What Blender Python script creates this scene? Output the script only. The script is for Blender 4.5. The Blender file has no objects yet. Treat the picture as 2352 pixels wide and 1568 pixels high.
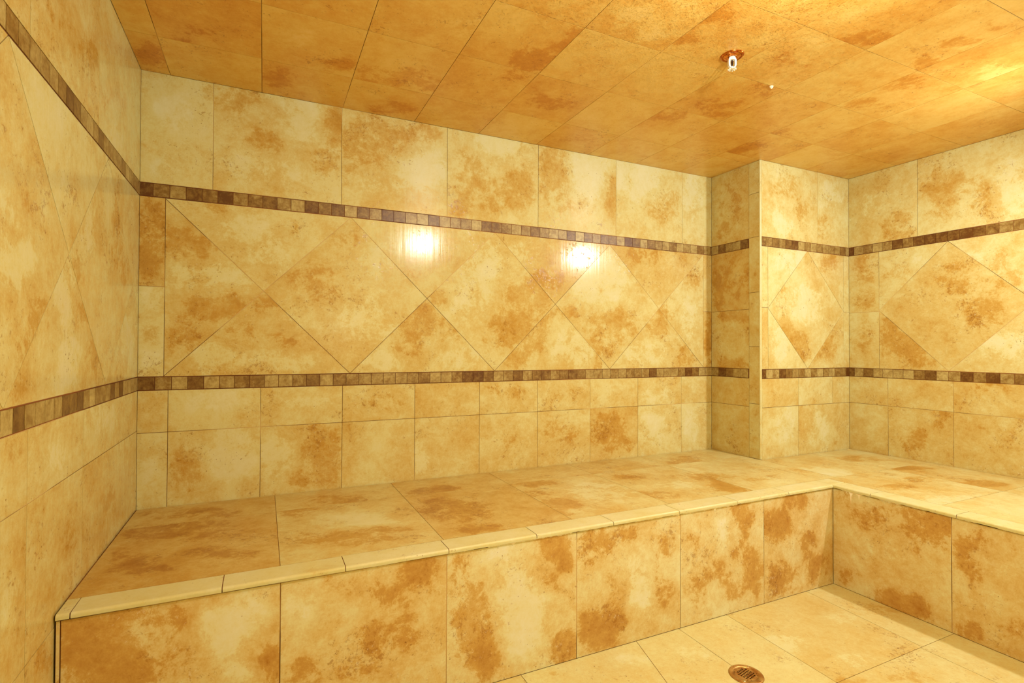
import bpy, bmesh, math, random
from mathutils import Vector, Matrix
random.seed(11)
SC = bpy.context.scene
COL = SC.collection

# ------------------------------------------------------------------ room measures (metres)
H, XC, YC, W = 2.128, 2.941, 0.355, 3.725      # ceiling, pier face, pier depth, right wall
D1, D2, HB = 0.864, 0.934, 0.45                # bench depths and height
ZU1, ZU0 = 1.698, 1.645                        # upper mosaic band
ZL1, ZL0 = 0.953, 0.900                        # lower mosaic band
ZM, ZD = 0.738, 1.300                          # joint under the band, middle of the diamonds
YF = -3.15                                     # wall behind the camera
GAP = 0.0019

# natural marks in the stone: centre u, v, two half axes, depth of colour
STAINS = {
'back': [(0.211,2.082,0.045,0.010,0.000,-0.044,0.80), (0.109,1.983,0.058,0.011,0.001,-0.060,-0.80), (0.082,1.774,0.057,0.009,0.000,-0.051,-0.50), (0.032,1.850,0.035,0.006,0.001,-0.067,0.40), (0.327,2.083,0.087,0.018,0.000,-0.050,0.70), (0.701,2.050,0.051,0.009,0.001,-0.134,0.95), (0.671,1.882,0.054,0.008,0.001,-0.076,0.70), (0.584,2.066,0.078,0.015,0.001,-0.113,-1.00), (0.417,1.915,0.098,0.017,0.001,-0.064,0.45), (0.484,1.798,0.101,0.015,0.000,-0.055,-0.70), (0.353,1.815,0.064,0.010,0.001,-0.072,-0.80), (0.841,2.007,0.115,0.020,0.001,-0.118,0.70), (0.999,2.014,0.122,0.021,0.000,-0.081,0.70), (1.134,2.068,0.059,0.010,0.000,-0.058,0.80), (0.767,1.839,0.037,0.005,0.001,-0.078,0.70), (1.092,1.917,0.105,0.016,0.001,-0.103,-1.00), (0.920,1.821,0.118,0.016,0.000,-0.060,-0.50), (0.920,1.901,0.049,0.007,0.000,-0.050,0.50), (1.507,2.101,0.168,0.029,0.000,-0.077,-1.00), (1.366,1.947,0.103,0.015,0.001,-0.118,0.70), (1.593,1.869,0.111,0.015,0.000,-0.100,0.80), (1.299,1.788,0.067,0.008,0.000,-0.085,0.60), (1.655,1.968,0.050,0.007,0.000,-0.090,0.70), (1.437,1.783,0.094,0.011,0.000,-0.044,0.40), (1.823,2.004,0.101,0.015,0.001,-0.174,0.85), (1.864,1.881,0.108,0.014,0.000,-0.093,0.60), (2.029,2.046,0.127,0.019,0.000,-0.167,-1.00), (2.188,1.923,0.053,0.007,0.000,-0.103,0.80), (2.386,2.074,0.157,0.023,0.000,-0.151,-0.90), (2.563,1.919,0.132,0.016,0.000,-0.116,0.50), (2.783,1.998,0.070,0.009,-0.000,-0.159,-0.80), (0.038,1.498,0.056,0.005,0.001,-0.151,0.75), (0.045,1.247,0.042,0.002,0.000,-0.050,-0.50), (0.046,1.122,0.031,0.000,0.001,-0.059,0.75), (0.047,1.013,0.042,-0.000,0.000,-0.042,-0.50), (0.249,1.238,0.114,0.004,0.001,-0.061,0.90), (0.303,1.258,0.054,0.002,0.001,-0.062,0.90), (0.128,1.473,0.051,0.004,0.001,-0.068,0.70), (0.209,1.454,0.067,0.006,0.000,-0.043,0.75), (0.218,1.341,0.120,0.007,0.001,-0.069,-0.70), (0.146,1.098,0.058,0.001,0.001,-0.102,0.50), (0.357,1.332,0.040,0.002,0.001,-0.071,-0.50), (0.355,1.546,0.095,0.009,0.001,-0.072,-0.70), (0.453,1.465,0.083,0.007,0.001,-0.091,-0.60), (0.554,1.566,0.069,0.007,0.000,-0.056,0.35), (0.261,1.625,0.092,0.011,0.000,-0.035,0.40), (0.455,1.246,0.074,0.003,0.000,-0.055,0.70), (0.359,1.118,0.111,0.002,0.000,-0.054,0.50), (0.523,1.120,0.068,0.001,0.000,-0.055,0.60), (0.266,1.029,0.092,-0.000,0.001,-0.070,-0.80), (0.507,1.009,0.135,-0.001,0.000,-0.037,-0.60), (0.660,1.358,0.125,0.007,0.001,-0.095,0.50), (0.883,1.460,0.097,0.007,0.001,-0.079,-0.50), (0.540,1.175,0.068,0.002,0.001,-0.074,-0.60), (0.866,1.183,0.135,0.003,0.001,-0.118,-0.50), (0.769,1.529,0.093,0.008,0.001,-0.077,0.40), (1.063,1.534,0.145,0.012,0.000,-0.082,-0.80), (1.023,1.430,0.082,0.005,0.000,-0.081,0.40), (1.096,1.199,0.115,0.003,0.000,-0.082,0.90), (1.025,1.086,0.092,0.001,0.000,-0.061,0.60), (0.906,1.006,0.117,-0.001,0.000,-0.049,-0.80), (1.303,1.025,0.112,-0.000,0.000,-0.063,-0.60), (1.258,1.109,0.077,0.001,0.000,-0.063,0.40), (0.829,0.978,0.047,-0.001,0.000,-0.023,0.70), (1.670,1.338,0.139,0.006,0.000,-0.101,0.90), (1.583,1.178,0.135,0.003,0.000,-0.100,0.90), (1.415,1.499,0.116,0.009,0.000,-0.087,-0.80), (1.358,1.302,0.114,0.005,0.001,-0.107,-0.50), (1.191,1.306,0.054,0.002,0.000,-0.052,0.80), (1.463,1.089,0.071,0.000,0.000,-0.065,0.50), (1.785,1.435,0.144,0.009,0.000,-0.050,0.70), (1.682,1.564,0.152,0.012,0.000,-0.056,-0.40), (1.696,1.136,0.115,0.002,0.000,-0.113,0.80), (1.609,1.023,0.099,-0.000,0.000,-0.056,0.75), (1.947,1.069,0.165,0.000,0.000,-0.094,-0.70), (2.102,1.009,0.029,-0.000,0.000,-0.072,1.00), (1.865,1.254,0.080,0.003,0.000,-0.046,0.50), (2.189,1.203,0.177,0.004,0.000,-0.117,0.65), (2.116,1.454,0.174,0.010,0.000,-0.145,-0.90), (1.920,1.267,0.055,0.002,0.000,-0.042,0.60), (2.145,1.093,0.087,0.001,0.000,-0.072,0.55), (2.418,1.598,0.158,0.012,0.000,-0.076,0.40), (2.514,1.198,0.081,0.002,0.000,-0.089,0.80), (2.731,1.024,0.062,-0.000,-0.000,-0.058,0.80), (2.418,1.045,0.189,-0.000,0.000,-0.063,-0.60), (2.612,1.303,0.100,0.003,0.000,-0.078,0.50), (2.783,1.494,0.087,0.005,-0.000,-0.106,0.50), (2.748,1.255,0.086,0.002,-0.000,-0.158,-0.60), (2.918,1.125,0.036,0.000,-0.000,-0.161,0.80), (2.918,1.664,0.036,0.003,-0.000,-0.162,0.20), (0.594,0.841,0.122,-0.005,0.000,-0.028,-0.60), (0.268,0.854,0.122,-0.005,0.000,-0.044,-0.50), (0.927,0.818,0.098,-0.004,0.000,-0.040,0.50), (0.576,0.870,0.104,-0.004,0.000,-0.026,0.30), (1.536,0.848,0.121,-0.004,0.000,-0.044,0.50), (1.867,0.814,0.107,-0.004,0.000,-0.042,0.50), (2.514,0.791,0.129,-0.005,0.000,-0.051,-0.50), (0.165,0.602,0.059,-0.005,0.001,-0.094,0.65), (0.316,0.641,0.078,-0.006,0.001,-0.106,-0.90), (0.224,0.700,0.075,-0.005,0.000,-0.035,0.30), (0.666,0.603,0.075,-0.006,0.001,-0.132,1.00), (0.493,0.608,0.067,-0.006,0.001,-0.109,-0.60), (0.596,0.506,0.104,-0.011,0.000,-0.046,0.60), (1.100,0.556,0.052,-0.004,0.000,-0.081,-0.70), (1.217,0.588,0.109,-0.008,0.001,-0.104,0.20), (1.867,0.652,0.121,-0.007,0.000,-0.081,0.55), (2.176,0.610,0.132,-0.008,0.000,-0.097,0.75), (2.235,0.508,0.119,-0.009,0.000,-0.037,0.60), (2.482,0.615,0.096,-0.006,0.000,-0.101,-0.70), (2.783,0.597,0.070,-0.004,-0.000,-0.105,-0.50), (1.513,0.630,0.096,-0.006,0.000,-0.109,0.30), (0.037,0.597,0.035,-0.003,0.001,-0.083,-0.50), (0.042,0.796,0.035,-0.002,0.000,-0.042,0.30)],
'ceil': [(0.926,0.376,0.085,0.041,0.018,-0.073,1.00), (0.812,0.357,0.061,0.029,0.012,-0.066,0.90), (1.023,0.346,0.064,0.031,0.015,-0.052,0.80), (0.682,0.364,0.059,0.028,0.007,-0.057,0.70), (1.316,0.703,0.065,0.031,0.041,-0.079,0.80), (1.374,0.824,0.055,0.027,0.025,-0.042,0.70), (1.298,0.591,0.061,0.029,0.028,-0.058,0.50), (0.477,0.160,0.062,0.030,0.002,-0.074,0.80), (0.057,0.130,0.058,0.028,-0.017,-0.104,0.80), (0.938,0.089,0.087,0.042,0.014,-0.064,0.70), (0.552,0.487,0.081,0.039,0.005,-0.082,-0.40), (0.210,0.295,0.083,0.040,-0.012,-0.123,0.40), (1.051,0.809,0.078,0.037,0.026,-0.066,-0.40), (1.554,1.050,0.103,0.049,0.061,-0.075,-0.60), (1.551,0.453,0.101,0.049,0.040,-0.070,0.60), (1.374,0.910,0.053,0.025,0.026,-0.042,0.50), (1.709,1.043,0.067,0.032,0.045,-0.049,0.60), (1.725,1.182,0.063,0.030,0.051,-0.049,0.50), (2.061,0.583,0.106,0.051,0.061,-0.068,0.60), (2.256,0.724,0.104,0.050,0.083,-0.077,0.60), (2.261,0.902,0.080,0.039,0.062,-0.052,0.50), (2.272,1.341,0.079,0.038,0.031,-0.018,0.70), (2.311,1.332,0.067,0.032,0.053,-0.031,0.80), (2.257,1.292,0.067,0.032,0.031,-0.019,0.60), (2.659,1.315,0.058,0.028,0.069,-0.034,0.90), (2.608,1.446,0.081,0.039,0.037,-0.017,0.90), (2.580,1.542,0.051,0.025,0.029,-0.012,0.80), (2.195,1.125,0.086,0.041,0.054,-0.039,0.50), (2.697,1.191,0.093,0.045,0.074,-0.040,0.60), (2.970,1.396,0.060,0.029,0.121,-0.049,-0.80), (2.138,1.249,0.080,0.038,0.048,-0.033,-0.50), (2.696,0.432,0.123,0.060,0.124,-0.109,0.80), (2.781,1.024,0.101,0.049,0.063,-0.037,0.60), (1.594,1.167,0.073,0.035,0.038,-0.040,-0.40), (2.742,0.701,0.151,0.073,0.069,-0.052,0.50), (1.870,0.161,0.119,0.058,0.036,-0.057,0.50), (2.560,0.262,0.085,0.041,0.058,-0.058,0.40)],
'left': [(-1.089,1.234,0.090,0.013,0.002,-0.050,-0.80), (-1.130,1.310,0.055,0.012,0.002,-0.065,-0.40), (-0.815,1.191,0.092,0.008,0.003,-0.084,-0.80), (-0.925,1.123,0.105,0.004,0.002,-0.058,0.40), (-1.041,1.065,0.065,-0.000,0.002,-0.044,0.55), (-0.976,1.139,0.060,0.003,0.002,-0.046,0.50), (-0.651,1.393,0.096,0.020,0.003,-0.070,-0.90), (-0.722,1.333,0.088,0.016,0.004,-0.100,0.50), (-0.327,1.460,0.084,0.017,0.006,-0.126,0.70), (-0.233,1.360,0.074,0.011,0.004,-0.089,0.50), (-0.697,1.155,0.072,0.004,0.002,-0.045,0.55), (-0.367,1.716,0.081,0.028,0.003,-0.069,-0.90), (-0.474,1.797,0.048,0.020,0.002,-0.052,0.60), (-0.219,1.693,0.075,0.024,0.005,-0.089,0.50), (-0.651,1.853,0.077,0.039,0.002,-0.058,0.70), (-0.897,1.799,0.082,0.046,0.002,-0.059,0.35), (-0.995,1.671,0.070,0.035,0.002,-0.054,0.25), (-0.777,1.033,0.097,-0.002,0.003,-0.064,-0.60), (-0.575,1.040,0.084,-0.001,0.002,-0.049,0.60), (-0.189,1.124,0.129,0.004,0.007,-0.136,-0.50), (-1.100,0.982,0.058,-0.004,0.001,-0.025,0.50), (-0.834,0.900,0.120,-0.015,0.002,-0.041,0.20), (-0.454,0.854,0.196,-0.024,0.002,-0.053,-0.50), (-0.984,0.699,0.143,-0.043,0.003,-0.074,0.25), (-0.859,0.812,0.086,-0.016,0.002,-0.041,-0.40), (-0.392,0.589,0.104,-0.027,0.004,-0.082,0.40), (-0.924,0.395,0.052,-0.027,0.002,-0.049,0.60), (-1.065,0.553,0.082,-0.037,0.002,-0.069,-0.30), (-1.096,0.865,0.049,-0.009,0.001,-0.033,0.35), (-0.760,0.599,0.083,-0.027,0.003,-0.066,0.30), (-1.052,1.353,0.053,0.013,0.001,-0.035,0.30)],
'cols': [(0.154,1.926,0.113,-0.028,-0.000,-0.156,0.50), (0.105,1.807,0.083,-0.017,-0.000,-0.105,0.60), (0.185,1.482,0.126,-0.015,-0.000,-0.128,0.50), (0.054,1.417,0.051,-0.005,-0.000,-0.133,0.80), (0.185,1.264,0.120,-0.006,-0.000,-0.046,0.90), (0.152,0.969,0.122,0.004,-0.000,-0.057,1.00), (0.184,0.817,0.095,0.007,-0.000,-0.051,0.30), (0.119,0.578,0.098,0.014,-0.000,-0.156,0.30), (0.321,1.564,0.023,-0.003,-0.000,-0.148,0.30), (0.320,0.631,0.023,0.003,-0.000,-0.147,0.40)],
'colf': [(3.132,2.025,0.128,0.018,-0.000,-0.088,0.50), (3.243,1.888,0.151,0.018,-0.000,-0.077,0.50), (3.132,1.824,0.092,0.010,-0.000,-0.100,-0.70), (3.560,2.004,0.124,0.016,-0.001,-0.107,-0.50), (3.477,1.809,0.081,0.008,-0.000,-0.079,0.50), (3.130,1.223,0.080,0.002,-0.000,-0.070,0.90), (3.240,1.099,0.106,0.001,-0.000,-0.071,1.00), (3.316,1.022,0.058,-0.000,-0.000,-0.038,0.90), (3.318,1.330,0.154,0.006,-0.000,-0.103,-0.90), (3.517,1.602,0.102,0.008,-0.000,-0.079,0.50), (3.205,1.579,0.150,0.011,-0.000,-0.076,-0.60), (3.130,1.373,0.051,0.002,-0.000,-0.100,0.60), (3.514,1.074,0.102,0.000,-0.000,-0.079,0.70), (3.093,1.098,0.072,0.000,-0.000,-0.099,-0.60), (3.092,0.825,0.108,-0.004,-0.000,-0.050,0.20), (3.432,0.606,0.159,-0.010,-0.000,-0.104,-0.40), (3.594,0.570,0.050,-0.003,-0.001,-0.106,0.40), (3.128,0.625,0.109,-0.007,-0.000,-0.099,-0.40)],
'right': [(0.631,1.778,0.092,-0.019,-0.000,-0.100,0.70), (0.487,1.938,0.075,-0.018,-0.000,-0.105,-0.40), (0.867,1.939,0.100,-0.027,-0.001,-0.117,0.80), (1.000,1.857,0.073,-0.019,-0.001,-0.112,0.60), (1.139,1.864,0.058,-0.016,-0.001,-0.128,-1.00), (0.826,1.784,0.082,-0.018,-0.000,-0.047,0.50), (0.448,1.551,0.072,-0.009,-0.001,-0.132,0.70), (0.447,1.366,0.072,-0.006,-0.000,-0.053,0.60), (0.446,1.154,0.051,-0.001,-0.000,-0.106,0.50), (0.630,1.527,0.092,-0.012,-0.000,-0.063,0.60), (0.698,1.567,0.088,-0.013,-0.000,-0.049,-0.40), (0.761,1.316,0.106,-0.008,-0.000,-0.096,-0.20), (0.923,1.442,0.115,-0.014,-0.000,-0.091,0.45), (1.033,1.297,0.107,-0.008,-0.001,-0.154,0.50), (0.651,1.100,0.125,-0.001,-0.000,-0.112,0.80), (0.781,0.992,0.063,0.002,-0.000,-0.029,0.70), (0.582,1.228,0.035,-0.002,-0.000,-0.063,0.70), (1.087,1.509,0.051,-0.008,-0.000,-0.054,0.85), (1.153,1.415,0.041,-0.005,-0.000,-0.042,0.80), (1.017,1.542,0.063,-0.010,-0.000,-0.033,-0.60), (1.102,1.098,0.085,-0.000,-0.000,-0.086,-0.70), (0.715,0.565,0.076,0.012,-0.000,-0.068,0.70), (0.841,0.702,0.040,0.005,-0.000,-0.070,0.50), (0.672,0.804,0.112,0.009,-0.000,-0.062,0.20), (1.048,0.858,0.088,0.007,-0.000,-0.055,0.40), (1.082,0.645,0.103,0.016,-0.001,-0.108,0.25)],
'seat': [(0.159,-0.279,0.162,-0.075,0.024,-0.182,0.75), (0.211,-0.145,0.175,-0.080,0.008,-0.083,0.60), (0.091,-0.572,0.068,-0.031,0.021,-0.112,0.60), (0.336,-0.614,0.095,-0.044,0.004,-0.068,0.60), (0.189,-0.667,0.033,-0.015,0.004,-0.027,0.70), (0.562,-0.295,0.059,-0.027,-0.005,-0.089,0.85), (0.699,-0.185,0.143,-0.066,-0.010,-0.089,0.50), (0.712,-0.457,0.155,-0.071,-0.012,-0.089,-0.90), (0.661,-0.624,0.154,-0.071,-0.008,-0.065,0.75), (0.807,-0.600,0.081,-0.037,-0.009,-0.043,0.80), (1.105,-0.229,0.119,-0.054,-0.028,-0.092,0.75), (1.108,-0.499,0.136,-0.062,-0.051,-0.145,0.60), (1.117,-0.742,0.095,-0.043,-0.023,-0.056,0.60), (1.546,-0.270,0.109,-0.050,-0.036,-0.069,0.60), (1.480,-0.638,0.085,-0.039,-0.063,-0.107,0.85), (1.480,-0.437,0.084,-0.038,-0.025,-0.047,0.60), (1.752,-0.524,0.137,-0.062,-0.088,-0.126,-0.70), (2.004,-0.344,0.096,-0.044,-0.043,-0.056,0.70), (1.913,-0.671,0.100,-0.046,-0.052,-0.062,0.70), (1.654,-0.807,0.089,-0.041,-0.032,-0.042,-0.60), (2.355,-0.681,0.090,-0.041,-0.098,-0.088,0.90), (2.370,-0.510,0.154,-0.070,-0.066,-0.065,0.70), (2.543,-0.214,0.109,-0.049,-0.098,-0.102,0.50), (2.603,-0.663,0.095,-0.043,-0.058,-0.047,0.50), (2.166,-0.552,0.073,-0.033,-0.078,-0.084,-0.60), (2.959,-0.680,0.161,-0.073,-0.107,-0.073,-0.80), (3.437,-0.556,0.135,-0.061,-0.095,-0.059,0.70), (3.427,-0.787,0.168,-0.076,-0.088,-0.048,0.50), (2.858,-0.634,0.080,-0.036,-0.068,-0.050,0.40), (3.310,-0.984,0.154,-0.070,-0.077,-0.038,0.50), (3.459,-1.141,0.112,-0.051,-0.079,-0.033,0.70), (3.012,-1.242,0.148,-0.068,-0.104,-0.047,-0.60), (2.986,-1.009,0.108,-0.049,-0.064,-0.035,0.40), (3.608,-1.208,0.056,-0.025,-0.062,-0.024,0.40)],
'riser': [(0.087,0.363,0.092,-0.022,0.001,-0.134,1.05), (0.054,0.421,0.049,-0.011,0.001,-0.051,0.90), (0.173,0.374,0.053,-0.012,0.001,-0.064,0.70), (0.165,0.281,0.062,-0.016,0.001,-0.053,0.80), (0.265,0.299,0.056,-0.014,0.001,-0.065,0.40), (0.332,0.338,0.069,-0.015,0.001,-0.067,-0.80), (0.391,0.382,0.051,-0.011,0.000,-0.045,-0.60), (0.255,0.388,0.028,-0.006,0.000,-0.027,0.60), (0.460,0.223,0.032,-0.008,0.000,-0.052,0.90), (0.393,0.213,0.061,-0.016,0.000,-0.023,-0.50), (0.351,0.412,0.050,-0.010,0.000,-0.022,0.30), (0.540,0.362,0.045,-0.009,0.000,-0.048,-0.40), (0.531,0.181,0.050,-0.013,0.000,-0.041,0.80), (0.857,0.402,0.060,-0.011,0.000,-0.046,0.75), (0.779,0.339,0.064,-0.013,0.000,-0.051,0.65), (0.729,0.224,0.050,-0.012,0.000,-0.050,0.60), (0.631,0.417,0.047,-0.009,0.000,-0.049,0.40), (0.609,0.300,0.058,-0.013,0.000,-0.048,0.30), (0.818,0.229,0.052,-0.012,0.000,-0.064,0.50), (0.911,0.339,0.027,-0.005,0.000,-0.079,0.40), (0.681,0.149,0.072,-0.019,0.000,-0.037,0.40), (1.032,0.208,0.080,-0.018,0.001,-0.122,1.00), (1.069,0.104,0.060,-0.014,0.000,-0.082,0.90), (0.988,0.378,0.031,-0.006,0.000,-0.047,0.80), (1.191,0.215,0.095,-0.020,0.001,-0.142,-0.90), (1.128,0.409,0.061,-0.010,0.000,-0.035,-0.40), (1.338,0.405,0.072,-0.011,0.000,-0.051,0.95), (1.373,0.340,0.043,-0.007,0.000,-0.030,0.80), (1.374,0.044,0.060,-0.014,0.000,-0.066,1.00), (1.297,0.280,0.050,-0.009,0.000,-0.036,0.50), (1.497,0.388,0.083,-0.013,0.000,-0.046,0.90), (1.610,0.402,0.087,-0.013,0.000,-0.031,0.70), (1.461,0.340,0.045,-0.007,0.000,-0.030,0.60), (1.507,0.073,0.083,-0.019,0.000,-0.069,1.05), (1.553,0.248,0.023,-0.004,0.000,-0.093,0.40), (1.689,0.191,0.060,-0.011,0.000,-0.143,-0.70), (1.592,0.085,0.057,-0.013,0.000,-0.047,0.50), (1.553,0.202,0.075,-0.015,0.000,-0.077,0.20), (1.791,0.220,0.063,-0.011,0.000,-0.130,0.50), (1.812,0.347,0.053,-0.008,0.000,-0.049,0.60), (1.689,0.096,0.060,-0.013,0.000,-0.032,0.40), (2.213,0.384,0.075,-0.010,-0.000,-0.068,0.85), (1.965,0.291,0.067,-0.011,-0.000,-0.084,0.40), (2.056,0.173,0.082,-0.015,-0.000,-0.060,0.60), (2.201,0.271,0.062,-0.010,-0.000,-0.071,0.50), (1.965,0.122,0.056,-0.011,-0.000,-0.067,0.60), (2.276,0.151,0.064,-0.011,-0.000,-0.108,0.75), (2.151,0.103,0.097,-0.018,-0.000,-0.053,0.60), (2.127,0.334,0.060,-0.009,-0.000,-0.070,-0.50), (2.420,0.311,0.094,-0.013,-0.000,-0.074,0.75), (2.545,0.407,0.113,-0.014,-0.000,-0.038,0.60), (2.601,0.228,0.072,-0.011,-0.000,-0.048,0.50), (2.460,0.081,0.109,-0.020,-0.000,-0.074,0.70), (2.659,0.103,0.088,-0.015,-0.000,-0.077,0.60)],
'rriser': [(1.242,0.383,0.090,0.027,-0.000,-0.065,1.05), (1.165,0.421,0.080,0.022,-0.000,-0.044,0.70), (1.279,0.336,0.051,0.017,-0.000,-0.042,0.90), (1.021,0.344,0.081,0.024,-0.000,-0.052,0.70), (0.918,0.411,0.049,0.013,-0.000,-0.039,0.40), (1.081,0.025,0.086,0.037,-0.000,-0.040,0.95), (1.179,0.024,0.063,0.028,-0.000,-0.052,1.00), (1.255,-0.009,0.052,0.025,-0.000,-0.042,0.90), (0.936,0.069,0.058,0.022,-0.000,-0.048,0.60), (1.064,0.192,0.140,0.050,-0.000,-0.073,-0.30), (1.204,0.268,0.031,0.011,-0.000,-0.026,0.60), (1.349,0.310,0.030,0.011,-0.000,-0.065,1.00), (1.389,0.372,0.052,0.017,-0.000,-0.040,0.60), (1.375,0.272,0.040,0.015,-0.000,-0.024,0.90), (1.401,0.250,0.039,0.015,-0.000,-0.032,0.60), (1.470,0.261,0.061,0.024,-0.001,-0.092,-0.30), (1.381,0.035,0.046,0.022,-0.000,-0.032,0.70), (1.493,0.105,0.036,0.017,-0.000,-0.045,0.50), (1.507,0.396,0.029,0.010,-0.000,-0.045,0.40)],
'floor': [(1.343,-0.916,0.078,-0.036,-0.017,-0.028,0.30), (1.584,-0.948,0.068,-0.032,-0.019,-0.025,-0.50), (2.129,-0.967,0.091,-0.042,-0.053,-0.045,0.25), (2.144,-1.106,0.086,-0.040,-0.063,-0.048,-0.50), (2.266,-1.279,0.095,-0.044,-0.051,-0.031,-0.40), (2.337,-1.416,0.077,-0.036,-0.050,-0.026,0.40), (2.530,-1.082,0.095,-0.044,-0.068,-0.043,-0.30), (2.502,-0.992,0.065,-0.030,-0.052,-0.036,0.20), (2.714,-1.090,0.098,-0.045,-0.076,-0.044,0.40), (2.120,-1.328,0.077,-0.036,-0.009,-0.006,0.90), (1.817,-1.013,0.070,-0.032,-0.039,-0.040,-0.50), (2.651,-1.524,0.039,-0.018,-0.045,-0.018,0.50)],
}


# tone of single tiles: surface -> (u, v, tone)   (+ darker, - paler)
TONES = {
'back': [(.04,1.5,.55),(.04,1.1,-.12),(.2,1.3,.12),(.42,1.55,-.1),(.42,1.05,.25),(.78,1.3,.08),(1.12,1.55,-.05),(1.12,1.05,.02),(1.47,1.3,0),(1.82,1.55,.25),(1.82,1.05,.02),(2.17,1.3,-.08),(2.52,1.55,.3),(2.52,1.05,-.05),(2.8,1.3,-.1),(2.9,1.1,.35),
  (.1,1.9,-.22),(.5,1.9,-.18),(1.0,1.9,-.12),(1.5,1.9,-.1),(1.9,1.9,-.2),(2.4,1.9,-.25),(2.85,1.9,-.2),
  (.05,.6,-.2),(.25,.6,-.05),(.6,.6,0),(.9,.6,.12),(1.2,.6,.02),(1.5,.6,.1),(1.9,.6,.12),(2.2,.6,.3),(2.5,.6,.0),(2.8,.6,-.1),
  (.05,.8,-.05),(.25,.8,-.2),(.6,.8,-.05),(.9,.8,.05),(1.2,.8,.12),(1.5,.8,.05),(1.9,.8,-.05),(2.2,.8,.05),(2.5,.8,.05),(2.8,.8,.1)],
'cols': [(.15,1.9,.25),(.15,1.5,.5),(.15,1.1,.15),(.15,.8,.3),(.15,.6,.2)],  # mottled stone, toned a little darker for the shaded side of the pier
'colf': [(3.1,1.9,-.1),(3.6,1.9,-.1),(3.33,1.3,-.05)],
'right': [(.5,1.9,.0),(1.0,1.9,-.05),(.45,1.5,.1),(.45,1.1,0),(.7,1.55,-.05),(.9,1.3,.22),(.6,1.02,.25),(1.2,1.6,-.1),(1.2,1.0,-.05),(.45,.8,.25),(.7,.8,.28),(1.1,.8,.35),(.45,.6,.22),(.7,.6,.28),(1.0,.6,.25),(1.4,.6,.25)],  # lower tiles toned darker partly for the lamp's grazing light
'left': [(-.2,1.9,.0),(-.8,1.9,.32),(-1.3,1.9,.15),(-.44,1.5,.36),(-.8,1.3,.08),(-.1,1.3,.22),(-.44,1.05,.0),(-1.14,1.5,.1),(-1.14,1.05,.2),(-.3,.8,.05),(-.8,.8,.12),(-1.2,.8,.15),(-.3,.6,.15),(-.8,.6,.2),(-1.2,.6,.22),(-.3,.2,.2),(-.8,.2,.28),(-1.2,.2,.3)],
'seat': [(.2,-.5,.66),(.2,-.1,.5),(.7,-.5,.05),(.7,-.1,.2),(1.2,-.5,.4),(1.2,-.1,.45),(1.7,-.5,.1),(1.7,-.1,.3),(2.1,-.5,.1),(2.1,-.1,.3)],
'riser': [(.2,.2,.1),(.7,.2,.15),(1.2,.2,-.05),(1.6,.2,.05),(2.1,.2,.12),(2.6,.2,.18),(.006,.2,.2)],
'rriser': [(1.1,.2,.15),(1.5,.2,.15),(2,.2,.15)],
}

# ------------------------------------------------------------------ materials
def new_mat(name):
    m = bpy.data.materials.new(name); m.use_nodes = True
    nt = m.node_tree
    for n in list(nt.nodes): nt.nodes.remove(n)
    out = nt.nodes.new('ShaderNodeOutputMaterial')
    b = nt.nodes.new('ShaderNodeBsdfPrincipled')
    nt.links.new(b.outputs[0], out.inputs[0])
    return m, nt, b

def lin(r, g, b):
    f = lambda c: (c/255/12.92) if c/255 <= .04045 else ((c/255+.055)/1.055)**2.4
    return (f(r), f(g), f(b), 1)

class NT:
    def __init__(s, nt): s.nt = nt
    def n(s, t, **kw):
        x = s.nt.nodes.new(t)
        for k, v in kw.items(): setattr(x, k, v)
        return x
    def put(s, sock, v):
        if hasattr(v, 'links') or hasattr(v, 'is_output'): s.nt.links.new(v, sock)
        else: sock.default_value = v
    def math(s, op, a, b=None, c=None, clamp=False):
        x = s.n('ShaderNodeMath', operation=op, use_clamp=clamp)
        s.put(x.inputs[0], a)
        if b is not None: s.put(x.inputs[1], b)
        if c is not None: s.put(x.inputs[2], c)
        return x.outputs[0]
    def noise(s, co, scale, detail=6, rough=.6, dist=0.):
        x = s.n('ShaderNodeTexNoise')
        s.put(x.inputs['Vector'], co); x.inputs['Scale'].default_value = scale
        x.inputs['Detail'].default_value = detail; x.inputs['Roughness'].default_value = rough
        x.inputs['Distortion'].default_value = dist
        return x.outputs['Fac']
    def attr(s, name):
        return s.n('ShaderNodeAttribute', attribute_name=name)
    def ramp(s, fac, stops, interp='LINEAR'):
        x = s.n('ShaderNodeValToRGB'); s.put(x.inputs[0], fac)
        e = x.color_ramp.elements
        while len(e) < len(stops): e.new(.5)
        for i, (p_, c_) in enumerate(stops): e[i].position = p_; e[i].color = c_
        x.color_ramp.interpolation = interp
        return x.outputs[0]
    def mix(s, fac, a, b, blend='MIX'):
        x = s.n('ShaderNodeMix', data_type='RGBA', blend_type=blend)
        s.put(x.inputs['Factor'], fac); s.put(x.inputs['A'], a); s.put(x.inputs['B'], b)
        return x.outputs['Result']
    def smooth(s, v, lo, hi):
        x = s.n('ShaderNodeMapRange', interpolation_type='SMOOTHSTEP')
        s.put(x.inputs['Value'], v); x.inputs['From Min'].default_value = lo; x.inputs['From Max'].default_value = hi
        return x.outputs['Result']

# colours of the stone from palest to darkest
C_PALE = (.67, .67, .47, 1)
C_LIGHT = (.63, .595, .305, 1)
C_TAN = (.58, .455, .170, 1)
C_ORANGE = (.50, .308, .070, 1)
C_BROWN = (.35, .155, .020, 1)

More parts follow.
